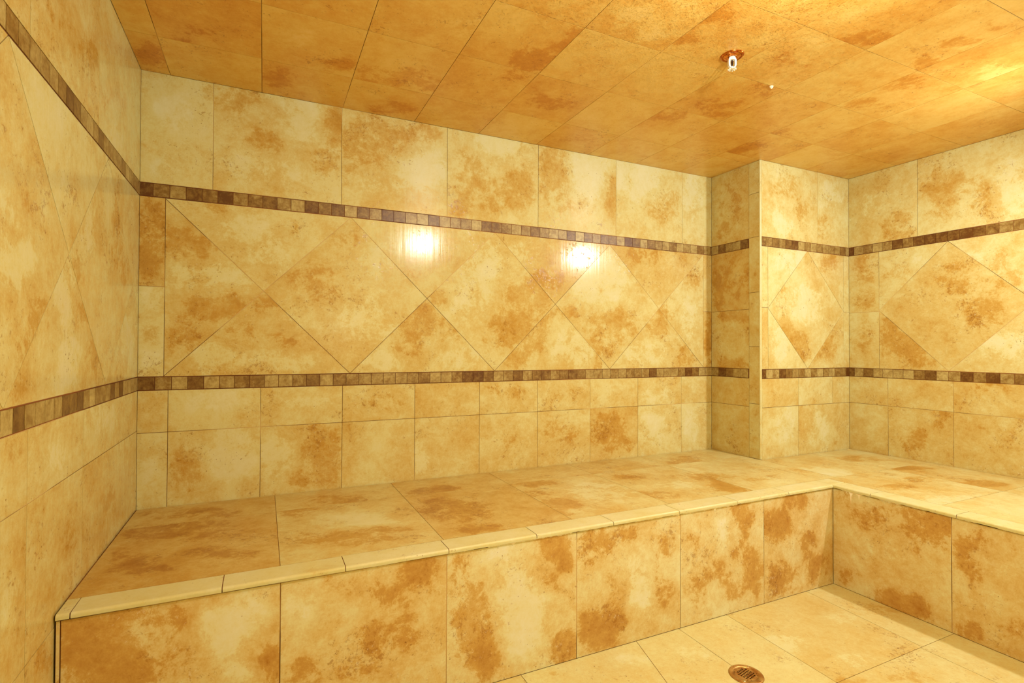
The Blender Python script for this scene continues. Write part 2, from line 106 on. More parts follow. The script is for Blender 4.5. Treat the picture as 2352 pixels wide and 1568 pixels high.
def stone_material(name, rough=.34, spec=.5, amp=1.0, hue=(1, 1, 1, 1), mk=.3, runs=0.):
    m, nt, b = new_mat(name); N = NT(nt)
    co = N.attr('stone_co').outputs['Vector']
    st = N.attr('stain').outputs['Fac']
    tone = N.attr('tone').outputs['Fac']
    n1 = N.noise(co, 3.4, 10, .62, .2)
    n2 = N.noise(co, 10.0, 12, .78, .25)
    n5 = N.noise(co, 48.0, 9, .80, .2)
    n8 = N.noise(co, 190.0, 4, .7)
    # darkness of the stone
    d = N.math('MULTIPLY', N.math('SUBTRACT', n1, .5), 1.25*amp)
    d = N.math('MULTIPLY_ADD', N.math('SUBTRACT', n2, .5), 1.7*amp, d)
    d = N.math('MULTIPLY_ADD', N.math('SUBTRACT', n5, .5), .85, d)
    d = N.math('MULTIPLY_ADD', N.math('SUBTRACT', n8, .5), .35, d)
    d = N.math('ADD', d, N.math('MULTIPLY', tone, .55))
    # marks with ragged edges
    rag = N.math('ADD', N.math('MULTIPLY', N.math('SUBTRACT', n2, .5), 3.9), N.math('MULTIPLY', N.math('SUBTRACT', n1, .5), 1.2))
    rag = N.math('MULTIPLY_ADD', N.math('SUBTRACT', n5, .5), 1.1, rag)
    sd = N.math('ADD', st, N.math('MULTIPLY', rag, N.math('MINIMUM', N.math('MULTIPLY', N.math('ABSOLUTE', st), 3.), 1.)))
    mark = N.math('SUBTRACT', N.math('MULTIPLY', N.smooth(sd, .26, .66), mk), N.math('MULTIPLY', N.smooth(N.math('MULTIPLY', sd, -1.), .22, .75), .24))
    soft = N.math('MULTIPLY_ADD', st, mk*.95, d)
    d = N.math('ADD', mark, soft)
    d = N.math('MULTIPLY_ADD', d, .5, .43, clamp=True)
    col = N.ramp(d, [(0.04, C_PALE), (0.32, C_LIGHT), (0.50, C_TAN), (0.70, C_ORANGE), (1.0, C_BROWN)])
    # clustered brown specks and pits
    n3 = N.noise(co, 62.0, 8, .78, .5)
    n4 = N.noise(co, 6.5, 6, .68)
    sp = N.math('MULTIPLY_ADD', N.math('SUBTRACT', n4, .5), .62, n3)
    sp = N.math('MULTIPLY_ADD', N.math('SUBTRACT', d, .45), .14, sp)
    spk = N.smooth(sp, .60, .68)
    col = N.mix(N.math('MULTIPLY', spk, .52), col, (.27, .105, .011, 1))
    n9 = N.noise(co, 120.0, 2, .5)
    pit = N.smooth(N.math('MULTIPLY_ADD', N.math('SUBTRACT', n4, .5), .38, n9), .725, .78)
    col = N.mix(N.math('MULTIPLY', pit, .75), col, (.17, .06, .006, 1))
    # small pale chips
    n6 = N.noise(co, 75.0, 5, .7)
    chip = N.smooth(N.math('MULTIPLY_ADD', N.math('SUBTRACT', n4, .5), .3, n6), .62, .70)
    col = N.mix(N.math('MULTIPLY', chip, .35), col, C_PALE)
    col = N.mix(1., col, hue, 'MULTIPLY')
    nt.links.new(col, b.inputs['Base Color'])
    r = N.math('MULTIPLY_ADD', n2, .22, rough-.11)
    nt.links.new(r, b.inputs['Roughness'])
    b.inputs['Specular IOR Level'].default_value = spec
    bump = N.n('ShaderNodeBump'); bump.inputs['Strength'].default_value = .10; bump.inputs['Distance'].default_value = .004
    hgt = N.math('SUBTRACT', N.math('MULTIPLY', n2, .5), N.math('MULTIPLY', spk, .5))
    nt.links.new(hgt, bump.inputs['Height']); nt.links.new(bump.outputs[0], b.inputs['Normal'])
    if runs:                                    # film of condensed water running down the wall
        mp = N.n('ShaderNodeMapping'); mp.inputs['Scale'].default_value = (34, 34, 1.6)
        nt.links.new(N.n('ShaderNodeNewGeometry').outputs['Position'], mp.inputs['Vector'])
        wet = N.noise(mp.outputs[0], 1., 4, .6)
        b2 = N.n('ShaderNodeBump'); b2.inputs['Strength'].default_value = runs; b2.inputs['Distance'].default_value = .0016
        nt.links.new(wet, b2.inputs['Height']); nt.links.new(bump.outputs[0], b2.inputs['Normal']); nt.links.new(b2.outputs[0], b.inputs['Normal'])
    return m

M_WALL = stone_material('wall_stone', .155, .30, 1., (1, 1, 1, 1), .21, .35)
M_CEIL = stone_material('ceiling_stone_lit', .34, .5, 1., (1.22, .88, .48, 1), .27)  # same stone tinted redder, in place of warm light the ceiling lacks
M_SEAT = stone_material('seat_stone', .36, .5)
M_RISER = stone_material('riser_stone', .42, .4, 1.1, (1.11, 1.13, 1.42, 1), .32)
M_FLOOR = stone_material('floor_stone', .36, .5, .5, (1, 1.04, 1.1, 1), .25)

def grout_material(name, dark, pale, lo, hi):
    m, nt, b = new_mat(name); N = NT(nt)
    g = N.n('ShaderNodeNewGeometry').outputs['Position']
    n = N.noise(g, 1.7, 2, .5)
    nt.links.new(N.mix(N.smooth(n, lo, hi), dark, pale), b.inputs['Base Color'])
    b.inputs['Roughness'].default_value = .8
    return m
M_GROUT = grout_material('grout', lin(96, 50, 16), lin(214, 180, 128), .52, .60)
M_GROUT_DARK = grout_material('dark_grout', lin(100, 48, 14), lin(132, 76, 30), .5, .6)

def mosaic_material():
    m, nt, b = new_mat('mosaic_stone'); N = NT(nt)
    co = N.attr('stone_co').outputs['Vector']; tone = N.attr('tone').outputs['Fac']
    n1 = N.noise(co, 30, 8, .72, .3); n2 = N.noise(co, 95, 6, .7)
    d = N.math('MULTIPLY_ADD', N.math('SUBTRACT', n1, .5), 1.5, tone)
    d = N.math('MULTIPLY_ADD', N.math('SUBTRACT', n2, .5), .8, d, clamp=True)
    col = N.ramp(d, [(0., lin(188, 172, 116)), (.35, lin(160, 138, 84)), (.6, lin(134, 104, 52)), (1., lin(92, 54, 18))])
    nt.links.new(col, b.inputs['Base Color'])
    b.inputs['Roughness'].default_value = .38
    bump = N.n('ShaderNodeBump'); bump.inputs['Strength'].default_value = .15; bump.inputs['Distance'].default_value = .003
    nt.links.new(n1, bump.inputs['Height']); nt.links.new(bump.outputs[0], b.inputs['Normal'])
    return m
M_MOSAIC = mosaic_material()

def plain(name, col, rough=.4, metal=0., noise=None):
    m, nt, b = new_mat(name); N = NT(nt)
    b.inputs['Roughness'].default_value = rough; b.inputs['Metallic'].default_value = metal
    if noise:
        tc = N.n('ShaderNodeTexCoord').outputs['Object']
        n = N.noise(tc, noise[0], 6, .65)
        nt.links.new(N.mix(N.smooth(n, .38, .62), col, noise[1]), b.inputs['Base Color'])
    else: b.inputs['Base Color'].default_value = col
    return m
M_LIME = plain('limescale', lin(252, 248, 240), .7, 0, (60, lin(246, 232, 208)))
M_COPPER = plain('copper', lin(226, 150, 70), .22, 1., (80, lin(170, 80, 28)))
M_BRASS = plain('brass', lin(206, 172, 112), .38, .85, (40, lin(172, 124, 66)))
M_WHITE = plain('white_enamel', lin(250, 248, 244), .35, 0, (200, lin(236, 230, 220)))
M_BULB = plain('dark_glass', lin(30, 12, 16), .08)
M_HOLE_SHADE = plain('drain_shade', lin(52, 16, 10), .3, 0., (90, lin(30, 8, 6)))  # dark colour stands in for the shade down the drain holes
M_SCREW = plain('steel', lin(214, 200, 170), .25, 1.)

def water_material(name, tr=.6):
    m = bpy.data.materials.new(name); m.use_nodes = True; nt = m.node_tree
    for n in list(nt.nodes): nt.nodes.remove(n)
    N = NT(nt); out = N.n('ShaderNodeOutputMaterial')
    fr = N.n('ShaderNodeFresnel'); fr.inputs[0].default_value = 1.33
    ns = N.noise(N.n('ShaderNodeTexCoord').outputs['Object'], 300., 2, .5)
    gl = N.n('ShaderNodeBsdfGlossy'); nt.links.new(N.math('MULTIPLY_ADD', ns, .05, .04), gl.inputs['Roughness'])
    rf = N.n('ShaderNodeBsdfRefraction'); rf.inputs['IOR'].default_value = 1.33; rf.inputs['Roughness'].default_value = .05
    tp = N.n('ShaderNodeBsdfTransparent')
    m1 = N.n('ShaderNodeMixShader'); m1.inputs[0].default_value = tr
    nt.links.new(rf.outputs[0], m1.inputs[1]); nt.links.new(tp.outputs[0], m1.inputs[2])
    m2 = N.n('ShaderNodeMixShader')
    bf = N.n('ShaderNodeNewGeometry').outputs['Backfacing']
    nt.links.new(N.math('MULTIPLY', fr.outputs[0], N.math('SUBTRACT', 1., bf)), m2.inputs[0])
    nt.links.new(N.math('MAXIMUM', bf, tr), m1.inputs[0]); nt.links.new(m1.outputs[0], m2.inputs[1]); nt.links.new(gl.outputs[0], m2.inputs[2])
    nt.links.new(m2.outputs[0], out.inputs[0])
    return m
M_WATER = water_material('water', .22)

# ------------------------------------------------------------------ flat surfaces of tiles
def clip(poly, nx, ny, c):                      # keep points with nx*u+ny*v <= c
    out = []
    for i in range(len(poly)):
        a, b = poly[i], poly[(i+1) % len(poly)]
        da, db = nx*a[0]+ny*a[1]-c, nx*b[0]+ny*b[1]-c
        if da <= 0: out.append(a)
        if (da < 0 < db) or (db < 0 < da):
            t = da/(da-db); out.append((a[0]+t*(b[0]-a[0]), a[1]+t*(b[1]-a[1])))
    return out
def clip_rect(poly, u0, u1, v0, v1):
    for nx, ny, c in ((-1, 0, -u0), (1, 0, u1), (0, -1, -v0), (0, 1, v1)):
        poly = clip(poly, nx, ny, c)
        if len(poly) < 3: return []
    return poly
def area(p): return .5*sum(p[i][0]*p[(i+1) % len(p)][1]-p[(i+1) % len(p)][0]*p[i][1] for i in range(len(p)))
def inset(poly, g):                             # convex, counter-clockwise
    if area(poly) < 0: poly = poly[::-1]
    q = list(poly)
    for i in range(len(poly)):
        a, b = poly[i], poly[(i+1) % len(poly)]
        ex, ey = b[0]-a[0], b[1]-a[1]; l = math.hypot(ex, ey)
        if l < 1e-6: continue
        nx, ny = ey/l, -ex/l
        q = clip(q, nx, ny, nx*a[0]+ny*a[1]-g)
        if len(q) < 3: return []
    return q
def inside(poly, p):
    s = 1 if area(poly) > 0 else -1
    for i in range(len(poly)):
        a, b = poly[i], poly[(i+1) % len(poly)]
        if s*((b[0]-a[0])*(p[1]-a[1])-(b[1]-a[1])*(p[0]-a[0])) < -1e-6: return False
    return True
def rect(u0, u1, v0, v1): return [(u0, v0), (u1, v0), (u1, v1), (u0, v1)]

class Surface:
    """tiles laid on one plane: origin O, axes U and V, facing U x V"""
    def __init__(s, O, U, V, key=None, cell=.03):
        s.O, s.U, s.V = Vector(O), Vector(U), Vector(V); s.N = s.U.cross(s.V)
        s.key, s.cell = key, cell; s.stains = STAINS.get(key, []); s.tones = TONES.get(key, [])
    def pt(s, u, v, d=0.): return s.O+s.U*u+s.V*v+s.N*d

class Tiles:
    def __init__(s): s.v = []; s.f = []; s.mi = []; s.co = []; s.st = []; s.tn = []
    def face(s, pts, mi, co=None, st=0., tn=0.):
        k = len(s.v); s.v += [tuple(p) for p in pts]; s.f.append(list(range(k, k+len(pts)))); s.mi.append(mi)
        for i in range(len(pts)):
            s.co.append(tuple(co[i]) if co else tuple(pts[i])); s.st.append(st[i] if isinstance(st, list) else st); s.tn.append(tn)
    def tile(s, S, poly, gap=GAP, mi=0, tone=None, depth=0., thick=.004, cell=None, spread=.25, bleed=False):
        raw = poly; p = inset(poly, gap/2)
        if not p or abs(area(p)) < 1e-6: return
        if tone is None:
            tone = random.uniform(-spread, spread)
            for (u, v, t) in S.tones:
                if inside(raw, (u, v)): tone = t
        own = []
        for c in S.stains:
            if bleed or inside(raw, (c[0], c[1])):
                det = c[2]*c[5]-c[4]*c[3]
                if abs(det) > 1e-9: own.append((c, det))
        off = (random.uniform(-50, 50), random.uniform(-50, 50), random.uniform(-50, 50)); rot = random.randrange(4)
        def sco(u, v):
            a, b = ((u, v), (-v, u), (-u, -v), (v, -u))[rot]
            return (a+off[0], b+off[1], off[2])
        def stain(u, v):
            hi = lo = 0.
            for c, det in own:
                x, y = u-c[0], v-c[1]
                e = ((x*c[5]-y*c[4])/det)**2+((y*c[2]-x*c[3])/det)**2
                k = c[6]*math.exp(-.75*e*e) if e < 6 else 0.
                hi = max(hi, k); lo = min(lo, k)
            return hi+lo
        h = cell or S.cell
        u0, u1 = min(q[0] for q in p), max(q[0] for q in p); v0, v1 = min(q[1] for q in p), max(q[1] for q in p)
        nu, nv = max(1, math.ceil((u1-u0)/h)), max(1, math.ceil((v1-v0)/h))
        if not own: nu = nv = 1
        for i in range(nu):
            for j in range(nv):
                q = clip_rect(p, u0+(u1-u0)*i/nu, u0+(u1-u0)*(i+1)/nu, v0+(v1-v0)*j/nv, v0+(v1-v0)*(j+1)/nv) if nu*nv > 1 else p
                if len(q) < 3 or abs(area(q)) < 1e-9: continue
                s.face([S.pt(u, v, depth) for u, v in q], mi, [sco(u, v) for u, v in q], [stain(u, v) for u, v in q], tone)
        for i in range(len(p)):                 # the tile's edges
            a, b = p[i], p[(i+1) % len(p)]
            s.face([S.pt(*a, depth), S.pt(*a, depth-thick), S.pt(*b, depth-thick), S.pt(*b, depth)], mi, [sco(*a), sco(*a), sco(*b), sco(*b)], 0., tone)
    def slab(s, S, u0, u1, v0, v1, mi=1, d=-.0014, back=.08):      # grout bed with a solid back
        P = lambda u, v, k: S.pt(u, v, k)
        a = [P(u0, v0, d), P(u1, v0, d), P(u1, v1, d), P(u0, v1, d)]; b = [P(u0, v0, -back), P(u1, v0, -back), P(u1, v1, -back), P(u0, v1, -back)]
        s.face(a, mi); s.face(b[::-1], mi)
        for i in range(4): s.face([a[i], b[i], b[(i+1) % 4], a[(i+1) % 4]], mi)
    def build(s, name, mats, parent=None, base=(0, 0, 0)):
        me = bpy.data.meshes.new(name); B = Vector(base)
        me.from_pydata([tuple(Vector(p)-B) for p in s.v], [], s.f)
        for m in mats: me.materials.append(m)
        me.polygons.foreach_set('material_index', s.mi)
        a = me.attributes.new('stone_co', 'FLOAT_VECTOR', 'POINT'); a.data.foreach_set('vector', [x for c in s.co for x in c])
        a = me.attributes.new('stain', 'FLOAT', 'POINT'); a.data.foreach_set('value', s.st)
        a = me.attributes.new('tone', 'FLOAT', 'POINT'); a.data.foreach_set('value', s.tn)
        me.update()
        o = bpy.data.objects.new(name, me); COL.objects.link(o)
        if parent: o.parent = parent
        else: o.location = B
        return o

def tag(o, label=None, cat=None, group=None, kind=None):
    if label: o['label'] = label
    if cat: o['category'] = cat
    if group: o['group'] = group
    if kind: o['kind'] = kind
    return o

S_BACK = Surface((0, 0, 0), (1, 0, 0), (0, 0, 1), 'back')
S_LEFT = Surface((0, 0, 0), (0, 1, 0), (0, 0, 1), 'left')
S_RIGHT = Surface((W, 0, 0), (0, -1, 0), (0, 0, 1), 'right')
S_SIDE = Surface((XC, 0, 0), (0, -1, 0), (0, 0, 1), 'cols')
S_PIER = Surface((0, -YC, 0), (1, 0, 0), (0, 0, 1), 'colf')
S_FRONT = Surface((0, YF, 0), (-1, 0, 0), (0, 0, 1))
S_CEIL = Surface((0, 0, H), (1, 0, 0), (0, -1, 0), 'ceil')
S_FLOOR = Surface((0, 0, 0), (1, 0, 0), (0, 1, 0), 'floor')
S_SEAT = Surface((0, 0, HB), (1, 0, 0), (0, 1, 0), 'seat')
S_RISE = Surface((0, -D1, 0), (1, 0, 0), (0, 0, 1), 'riser')
S_RRISE = Surface((W-D2, 0, 0), (0, -1, 0), (0, 0, 1), 'rriser')

def row(T, S, us, v0, v1, **kw):
    for a, b in zip(us[:-1], us[1:]):
        if b-a > .004: T.tile(S, rect(a, b, v0, v1), **kw)
def diamonds(T, S, u0, u1, first, pitch=.698, v0=ZL1, v1=ZU0, vm=ZD):
    """band of tiles set on edge; 'first' = where a diamond's lower corner stands"""
    h = pitch/2; k = math.floor((u0-first)/pitch)-1
    b = first+k*pitch
    while b < u1+pitch:
        for poly in ([(b-h, vm), (b, v0), (b+h, vm), (b, v1)], [(b, v0), (b+pitch, v0), (b+h, vm)], [(b, v1), (b+h, vm), (b+pitch, v1)]):
            q = clip_rect(poly, u0, u1, v0, v1)
            if q and abs(area(q)) > 1e-4: T.tile(S, q)
        b += pitch
def steps(a, b, pitch, start):
    us = [a]; u = start
    while u < b-1e-3:
        if u > a+1e-3: us.append(u)
        u += pitch
    return us+[b]

WALLM = [M_WALL, M_GROUT]
# ---- back wall
T = Tiles(); T.slab(S_BACK, -.08, XC, 0, H+.06)
row(T, S_BACK, [0, .243, .738, 1.226, 1.722, 2.218, 2.703, XC], ZU1, H)
diamonds(T, S_BACK, .084, 2.872, .082)
row(T, S_BACK, [0, .084], ZD, ZU0); row(T, S_BACK, [0, .084], ZL1, ZD)
row(T, S_BACK, [2.872, XC], ZD-.005, ZU0); row(T, S_BACK, [2.872, XC], ZL1, ZD-.005)
us = steps(0, XC, .3247, .099)
row(T, S_BACK, us, ZM, ZL0); row(T, S_BACK, us, HB-.008, ZM); row(T, S_BACK, us, .12, HB-.003)
tag(T.build('wall_back', WALLM), 'long back wall of golden stone tiles with a row of diamonds above the bench', 'wall', kind='structure')
# ---- left wall
T = Tiles(); T.slab(S_LEFT, YF-.08, 0, 0, H+.06)
row(T, S_LEFT, [YF, -2.513, -2.023, -1.533, -1.043, -.553, 0], ZU1, H)
diamonds(T, S_LEFT, YF, 0, -.442, .70, vm=1.295)
us = [YF, -2.84, -2.48, -2.11, -1.75, -1.39, -1.027, -.66, 0]
row(T, S_LEFT, us, .748, ZL0); row(T, S_LEFT, us, .42, .748); row(T, S_LEFT, [YF, -2.84, -2.48, -2.11, -1.75, -1.39, -1.027, -.66, 0], 0, .42)
tag(T.build('wall_left', WALLM), 'left wall of golden stone tiles seen at a slant', 'wall', kind='structure')
# ---- pier in the far corner
T = Tiles(); T.slab(S_SIDE, 0, YC-.004, 0, H+.06); T.slab(S_PIER, XC+.004, W+.08, 0, H+.06)
e = .347
row(T, S_SIDE, [0, .278], ZU1, H); row(T, S_SIDE, [0, .278], 1.294, ZU0); row(T, S_SIDE, [0, .278], ZL1, 1.294)
row(T, S_SIDE, [0, .278], ZM, ZL0); row(T, S_SIDE, [0, .278], HB-.008, ZM)
zz = [HB, .758, 1.08, 1.387, 1.70, 1.948, H]
for a, b in zip(zz[:-1], zz[1:]): row(T, S_SIDE, [.278, e], a, b)
x0 = XC+.010
row(T, S_PIER, [x0, 3.43, W], ZU1, H)
diamonds(T, S_PIER, 3.001, 3.673, 3.337, .672, vm=1.298)
row(T, S_PIER, [x0, 3.001], ZD, ZU0); row(T, S_PIER, [x0, 3.001], ZL1, ZD)
row(T, S_PIER, [3.673, W], ZD-.004, ZU0); row(T, S_PIER, [3.673, W], ZL1, ZD-.004)
row(T, S_PIER, [x0, 3.255, 3.562, W], ZM, ZL0); row(T, S_PIER, [x0, 3.254, W], HB-.008, ZM)
tag(T.build('wall_pier', WALLM), 'tiled pier jutting out in the far right corner, one diamond on its front', 'wall', kind='structure')
# ---- right wall
T = Tiles(); T.slab(S_RIGHT, YC, -YF, 0, H+.06)
row(T, S_RIGHT, steps(YC, -YF, .49, .736), ZU1, H)
row(T, S_RIGHT, [YC, .532], 1.291, ZU0); row(T, S_RIGHT, [YC, .532], ZL1, 1.291)
diamonds(T, S_RIGHT, .532, -YF, .880, vm=1.297)
us = steps(YC, -YF, .3215, .579)
row(T, S_RIGHT, us, ZM, ZL0); row(T, S_RIGHT, us, HB-.008, ZM); row(T, S_RIGHT, us, .12, HB-.003)
tag(T.build('wall_right', WALLM), 'right wall of golden stone tiles above the short run of the bench', 'wall', kind='structure')
# ---- front wall behind the viewer
T = Tiles(); T.slab(S_FRONT, -W-.08, .08, 0, H+.06)
us = steps(-W, 0, .49, -3.4)
for a, b in ((0, .42), (.42, ZM), (ZM, 1.15), (1.15, 1.6), (1.6, H)): row(T, S_FRONT, us, a, b)
tag(T.build('wall_front', WALLM), 'plain tiled wall behind the viewer', 'wall', kind='structure')
# ---- ceiling
T = Tiles(); T.slab(S_CEIL, 0, XC, 0, -YF); T.slab(S_CEIL, XC, W, YC, -YF)
us = steps(0, W, .3225, .0955); vs = [0, .284, .628, .955, 1.276, 1.60, 1.925, 2.25, 2.575, 2.9, -YF]
for a, b in zip(us[:-1], us[1:]):
    for c, d in zip(vs[:-1], vs[1:]):
        for q in ((clip_rect(rect(a, b, c, d), 0, XC, 0, YC), clip_rect(rect(a, b, c, d), 0, 9, YC, 9)) if a < XC < b and c < YC < d else (clip_rect(rect(a, b, c, d), 0, XC, 0, 9),) if a < XC < b and d <= YC else (clip_rect(rect(a, b, c, d), 0, 9, 0, 9),) if b <= XC else (clip_rect(rect(a, b, c, d), 0, 9, YC, 9),)):
            if q and abs(area(q)) > 1e-4: T.tile(S_CEIL, q)
tag(T.build('ceiling', [M_CEIL, M_GROUT]), 'stone tiled ceiling, its orange tint standing in for bounced light', 'ceiling', kind='structure')
# ---- floor
T = Tiles(); T.slab(S_FLOOR, 0, W, YF, 0)
R0, R1 = -D1, -1.328
X1 = W-D2
row(T, S_FLOOR, [0, .27, .735], R1, R0); row(T, S_FLOOR, [.735, 1.202], R1, R0)
T.tile(S_FLOOR, [(1.202, R1), (1.545, R1), (1.672, R0), (1.202, R0)])
T.tile(S_FLOOR, [(1.545, R1), (1.866, R1), (1.873, R0), (1.672, R0)])
T.tile(S_FLOOR, [(1.866, R1), (2.103, R1), (2.122, R0), (1.873, R0)])
T.tile(S_FLOOR, [(2.103, R1), (2.582, R1), (2.606, R0), (2.122, R0)])
T.tile(S_FLOOR, [(2.582, R1), (X1, R1), (X1, R0), (2.606, R0)])
for c, d in ((-1.79, R1), (-2.255, -1.79), (-2.72, -2.255), (YF, -2.72)):
    row(T, S_FLOOR, [0, .27, .735, 1.202, 1.54, 1.866, 2.103, 2.57, X1], c, d)
tag(T.build('floor', [M_FLOOR, M_GROUT_DARK]), 'cream stone tiled floor between the benches', 'floor', kind='structure')
# ---- mosaic bands
MOS = [M_MOSAIC, M_GROUT_DARK]
def band(i, S, u0, u1, v0, v1, where, start=None, pitch=.0545, prot=.0008):
    T = Tiles(); T.slab(S, u0, u1, v0, v1, d=-.0008, back=.003)
    prev = .5
    for a, b in zip(*(lambda q: (q[:-1], q[1:]))(steps(u0, u1, pitch, u0+pitch*.6 if start is None else start))):
        if b-a < .008: continue
        r = random.random(); t = random.uniform(.2, .5) if r < .5 else random.uniform(.45, .75) if r < .8 else random.uniform(.75, 1.0)
        T.tile(S, rect(a, b, v0+.0015, v1-.0015), gap=.0022, tone=t, depth=prot)
    tag(T.build('trim_%d' % i, MOS), 'band of small brown and taupe mosaic squares, '+where, 'mosaic trim', kind='structure')
band(1, S_BACK, 0, XC, ZU0, ZU1, 'upper one of the long back wall', .043)
band(2, S_BACK, 0, XC, ZL0, ZL1, 'lower one of the long back wall', .055)
band(3, S_LEFT, YF, 0, ZU0, ZU1, 'upper one of the left wall')
band(4, S_LEFT, YF, 0, ZL0, ZL1, 'lower one of the left wall')
band(5, S_SIDE, 0, .278, ZU0, ZU1, 'upper one on the shaded side of the pier', .055)
band(6, S_SIDE, 0, .278, ZL0, ZL1, 'lower one on the shaded side of the pier', .055)
band(7, S_PIER, XC+.010, W, ZU0, ZU1, 'upper one on the front of the pier')
band(8, S_PIER, XC+.010, W, ZL0, ZL1, 'lower one on the front of the pier')
band(9, S_RIGHT, YC, -YF, ZU0, ZU1, 'upper one of the right wall')
band(10, S_RIGHT, YC, -YF, ZL0, ZL1, 'lower one of the right wall')

# ------------------------------------------------------------------ mesh helpers for things
def mesh_obj(name, bm, mat, parent=None, smooth=False, base=(0, 0, 0)):
    me = bpy.data.meshes.new(name); bm.normal_update(); bm.to_mesh(me); bm.free()
    me.materials.append(mat)
    if smooth:
        for p in me.polygons: p.use_smooth = True
    o = bpy.data.objects.new(name, me); COL.objects.link(o); o.location = base
    if parent: o.parent = parent
    return o
def lathe(bm, prof, n=40, c=(0, 0, 0), close=True):
    rings = []
    for r, z in prof:
        if r < 1e-6: rings.append([bm.verts.new((c[0], c[1], c[2]+z))])
        else: rings.append([bm.verts.new((c[0]+r*math.cos(2*math.pi*i/n), c[1]+r*math.sin(2*math.pi*i/n), c[2]+z)) for i in range(n)])
    for a, b in zip(rings[:-1], rings[1:]):
        for i in range(n):
            j = (i+1) % n
            vs = [a[i % len(a)], a[j % len(a)], b[j % len(b)], b[i % len(b)]]
            q = []
            for v in vs:
                if v not in q: q.append(v)
            if len(q) > 2: bm.faces.new(q)
    bmesh.ops.recalc_face_normals(bm, faces=bm.faces[:])
def box(bm, x0, x1, y0, y1, z0, z1, mat=None):
    r = bmesh.ops.create_cube(bm, size=1.)
    for v in r['verts']:
        v.co = Vector(((x0+x1)/2+v.co.x*(x1-x0), (y0+y1)/2+v.co.y*(y1-y0), (z0+z1)/2+v.co.z*(z1-z0)))
        if mat: v.co = mat @ v.co
    return r['verts']

# pale rounded edge strip down the pier's outer corner
T = Tiles(); n = 6
pr = [(XC, -e)]+[(XC+.008-.008*math.cos(math.pi/2*i/n), -YC+.008-.008*math.sin(math.pi/2*i/n)) for i in range(n+1)]+[(XC+.010, -YC), (XC+.010, -e)]
for i in range(len(pr)-2):
    a, b = pr[i], pr[i+1]
    T.face([(a[0], a[1], HB), (b[0], b[1], HB), (b[0], b[1], H), (a[0], a[1], H)], 0, tn=-.55)
tag(T.build('trim_11', [M_SEAT]), 'pale rounded edge strip down the outer corner of the pier', 'corner trim', kind='structure')

# ------------------------------------------------------------------ the bench
BX = (1.4, -.43, 0.)
bench = bpy.data.objects.new('tiled_bench', None); COL.objects.link(bench); bench.location = BX
tag(bench, 'L-shaped built-in stone tiled bench running along the back and right walls', 'bench')
E0 = -.785; NX = X1+.085                        # inner edges of the edge strips
m_ = .0032; m2 = .0005
T = Tiles()
T.slab(S_SEAT, m2, XC-m2, E0, -m2, back=.012); T.slab(S_SEAT, XC-m2, W-m2, E0, -YC-m2, back=.012); T.slab(S_SEAT, NX, W-m2, YF+m2, E0, back=.012)
xs = [m_, .480, .962, 1.445, 1.90, 2.37, XC-m_]
row(T, S_SEAT, xs, -.245, -m_, gap=.0016); row(T, S_SEAT, xs[:-1]+[2.83], E0, -.245, gap=.0016)
T.tile(S_SEAT, rect(2.83, XC-m_, E0, -.245), gap=.0016)
row(T, S_SEAT, [XC-m_, 3.36, W-m_], E0, -YC-m_, gap=.0016)
ys = [E0, -1.25, -1.71, -2.17, -2.63, YF+m_]
for a, b in zip(ys[:-1], ys[1:]): row(T, S_SEAT, [NX, 3.36, W-m_], b, a, gap=.0016)
T.build('seat', [M_SEAT, M_GROUT_DARK], bench, BX)
# risers
T = Tiles(); T.slab(S_RISE, m_, X1-.004, 0.001, .4345, back=.05)
row(T, S_RISE, [m_, .0125, .479, .947, 1.416, 1.883, 2.340, X1-.0003], -.0002, .4345, gap=.0026)
tag(T.build('front_panel', [M_RISER, M_GROUT], bench, BX), 'front of the long run')
T = Tiles(); T.slab(S_RRISE, D1, -YF-m_, 0.001, .4345, back=.05)
row(T, S_RRISE, [D1+.0002, 1.322, 1.79, 2.256, 2.72, -YF-m_], -.0002, .4345, gap=.0026)
tag(T.build('front_panel', [M_RISER, M_GROUT], bench, BX), 'front of the short run at right')
# rounded edge strips
def nosing(T, axis, a, b, inner, front, tone):
    r = .007; t = .0125; sg = 1 if front > inner else -1
    prof = [(inner, HB)]+[(front-sg*r+sg*r*math.sin(math.pi/2*i/5), HB-r+r*math.cos(math.pi/2*i/5)) for i in range(6)]+[(front, HB-t), (inner, HB-t)]
    P = (lambda s, q: (s, q[0], q[1])) if axis == 'x' else (lambda s, q: (q[0], s, q[1]))
    off = (random.uniform(-50, 50), random.uniform(-50, 50), random.uniform(-50, 50))
    C = lambda p: (p[0]+off[0], p[1]+off[1], p[2]+off[2])
    g = .0011
    for i in range(len(prof)):
        q0, q1 = prof[i], prof[(i+1) % len(prof)]
        f = [P(a+g, q0), P(b-g, q0), P(b-g, q1), P(a+g, q1)]
        if (axis == 'x') == (sg < 0): f = f[::-1]
        T.face(f, 0, [C(p) for p in f], 0., tone)
    for s in (a+g, b-g):
        f = [P(s, q) for q in prof]; T.face(f, 0, [C(p) for p in f], 0., tone)
T = Tiles(); FR = -D1-.006
nx = [m_, .031, .341, .647, .952, 1.257, 1.567, 1.873, 2.18, 2.487, X1-.006, NX]
for a, b in zip(nx[:-1], nx[1:]): nosing(T, 'x', a, b, E0-.001, FR if b < NX else -D1+.0, random.uniform(-.75, -.5))
sf = Surface((0, 0, HB), (1, 0, 0), (0, 1, 0)); T.slab(sf, m_, X1-.004, FR+.003, E0, d=-.0015, back=.0115)
tag(T.build('edge_strip', [M_SEAT, M_GROUT_DARK], bench, BX), 'pale rounded edge of the long run')
T = Tiles(); ny = [-D1-.0005, -1.03, -1.34, -1.65, -1.96, -2.27, -2.58, -2.89, YF+m_]
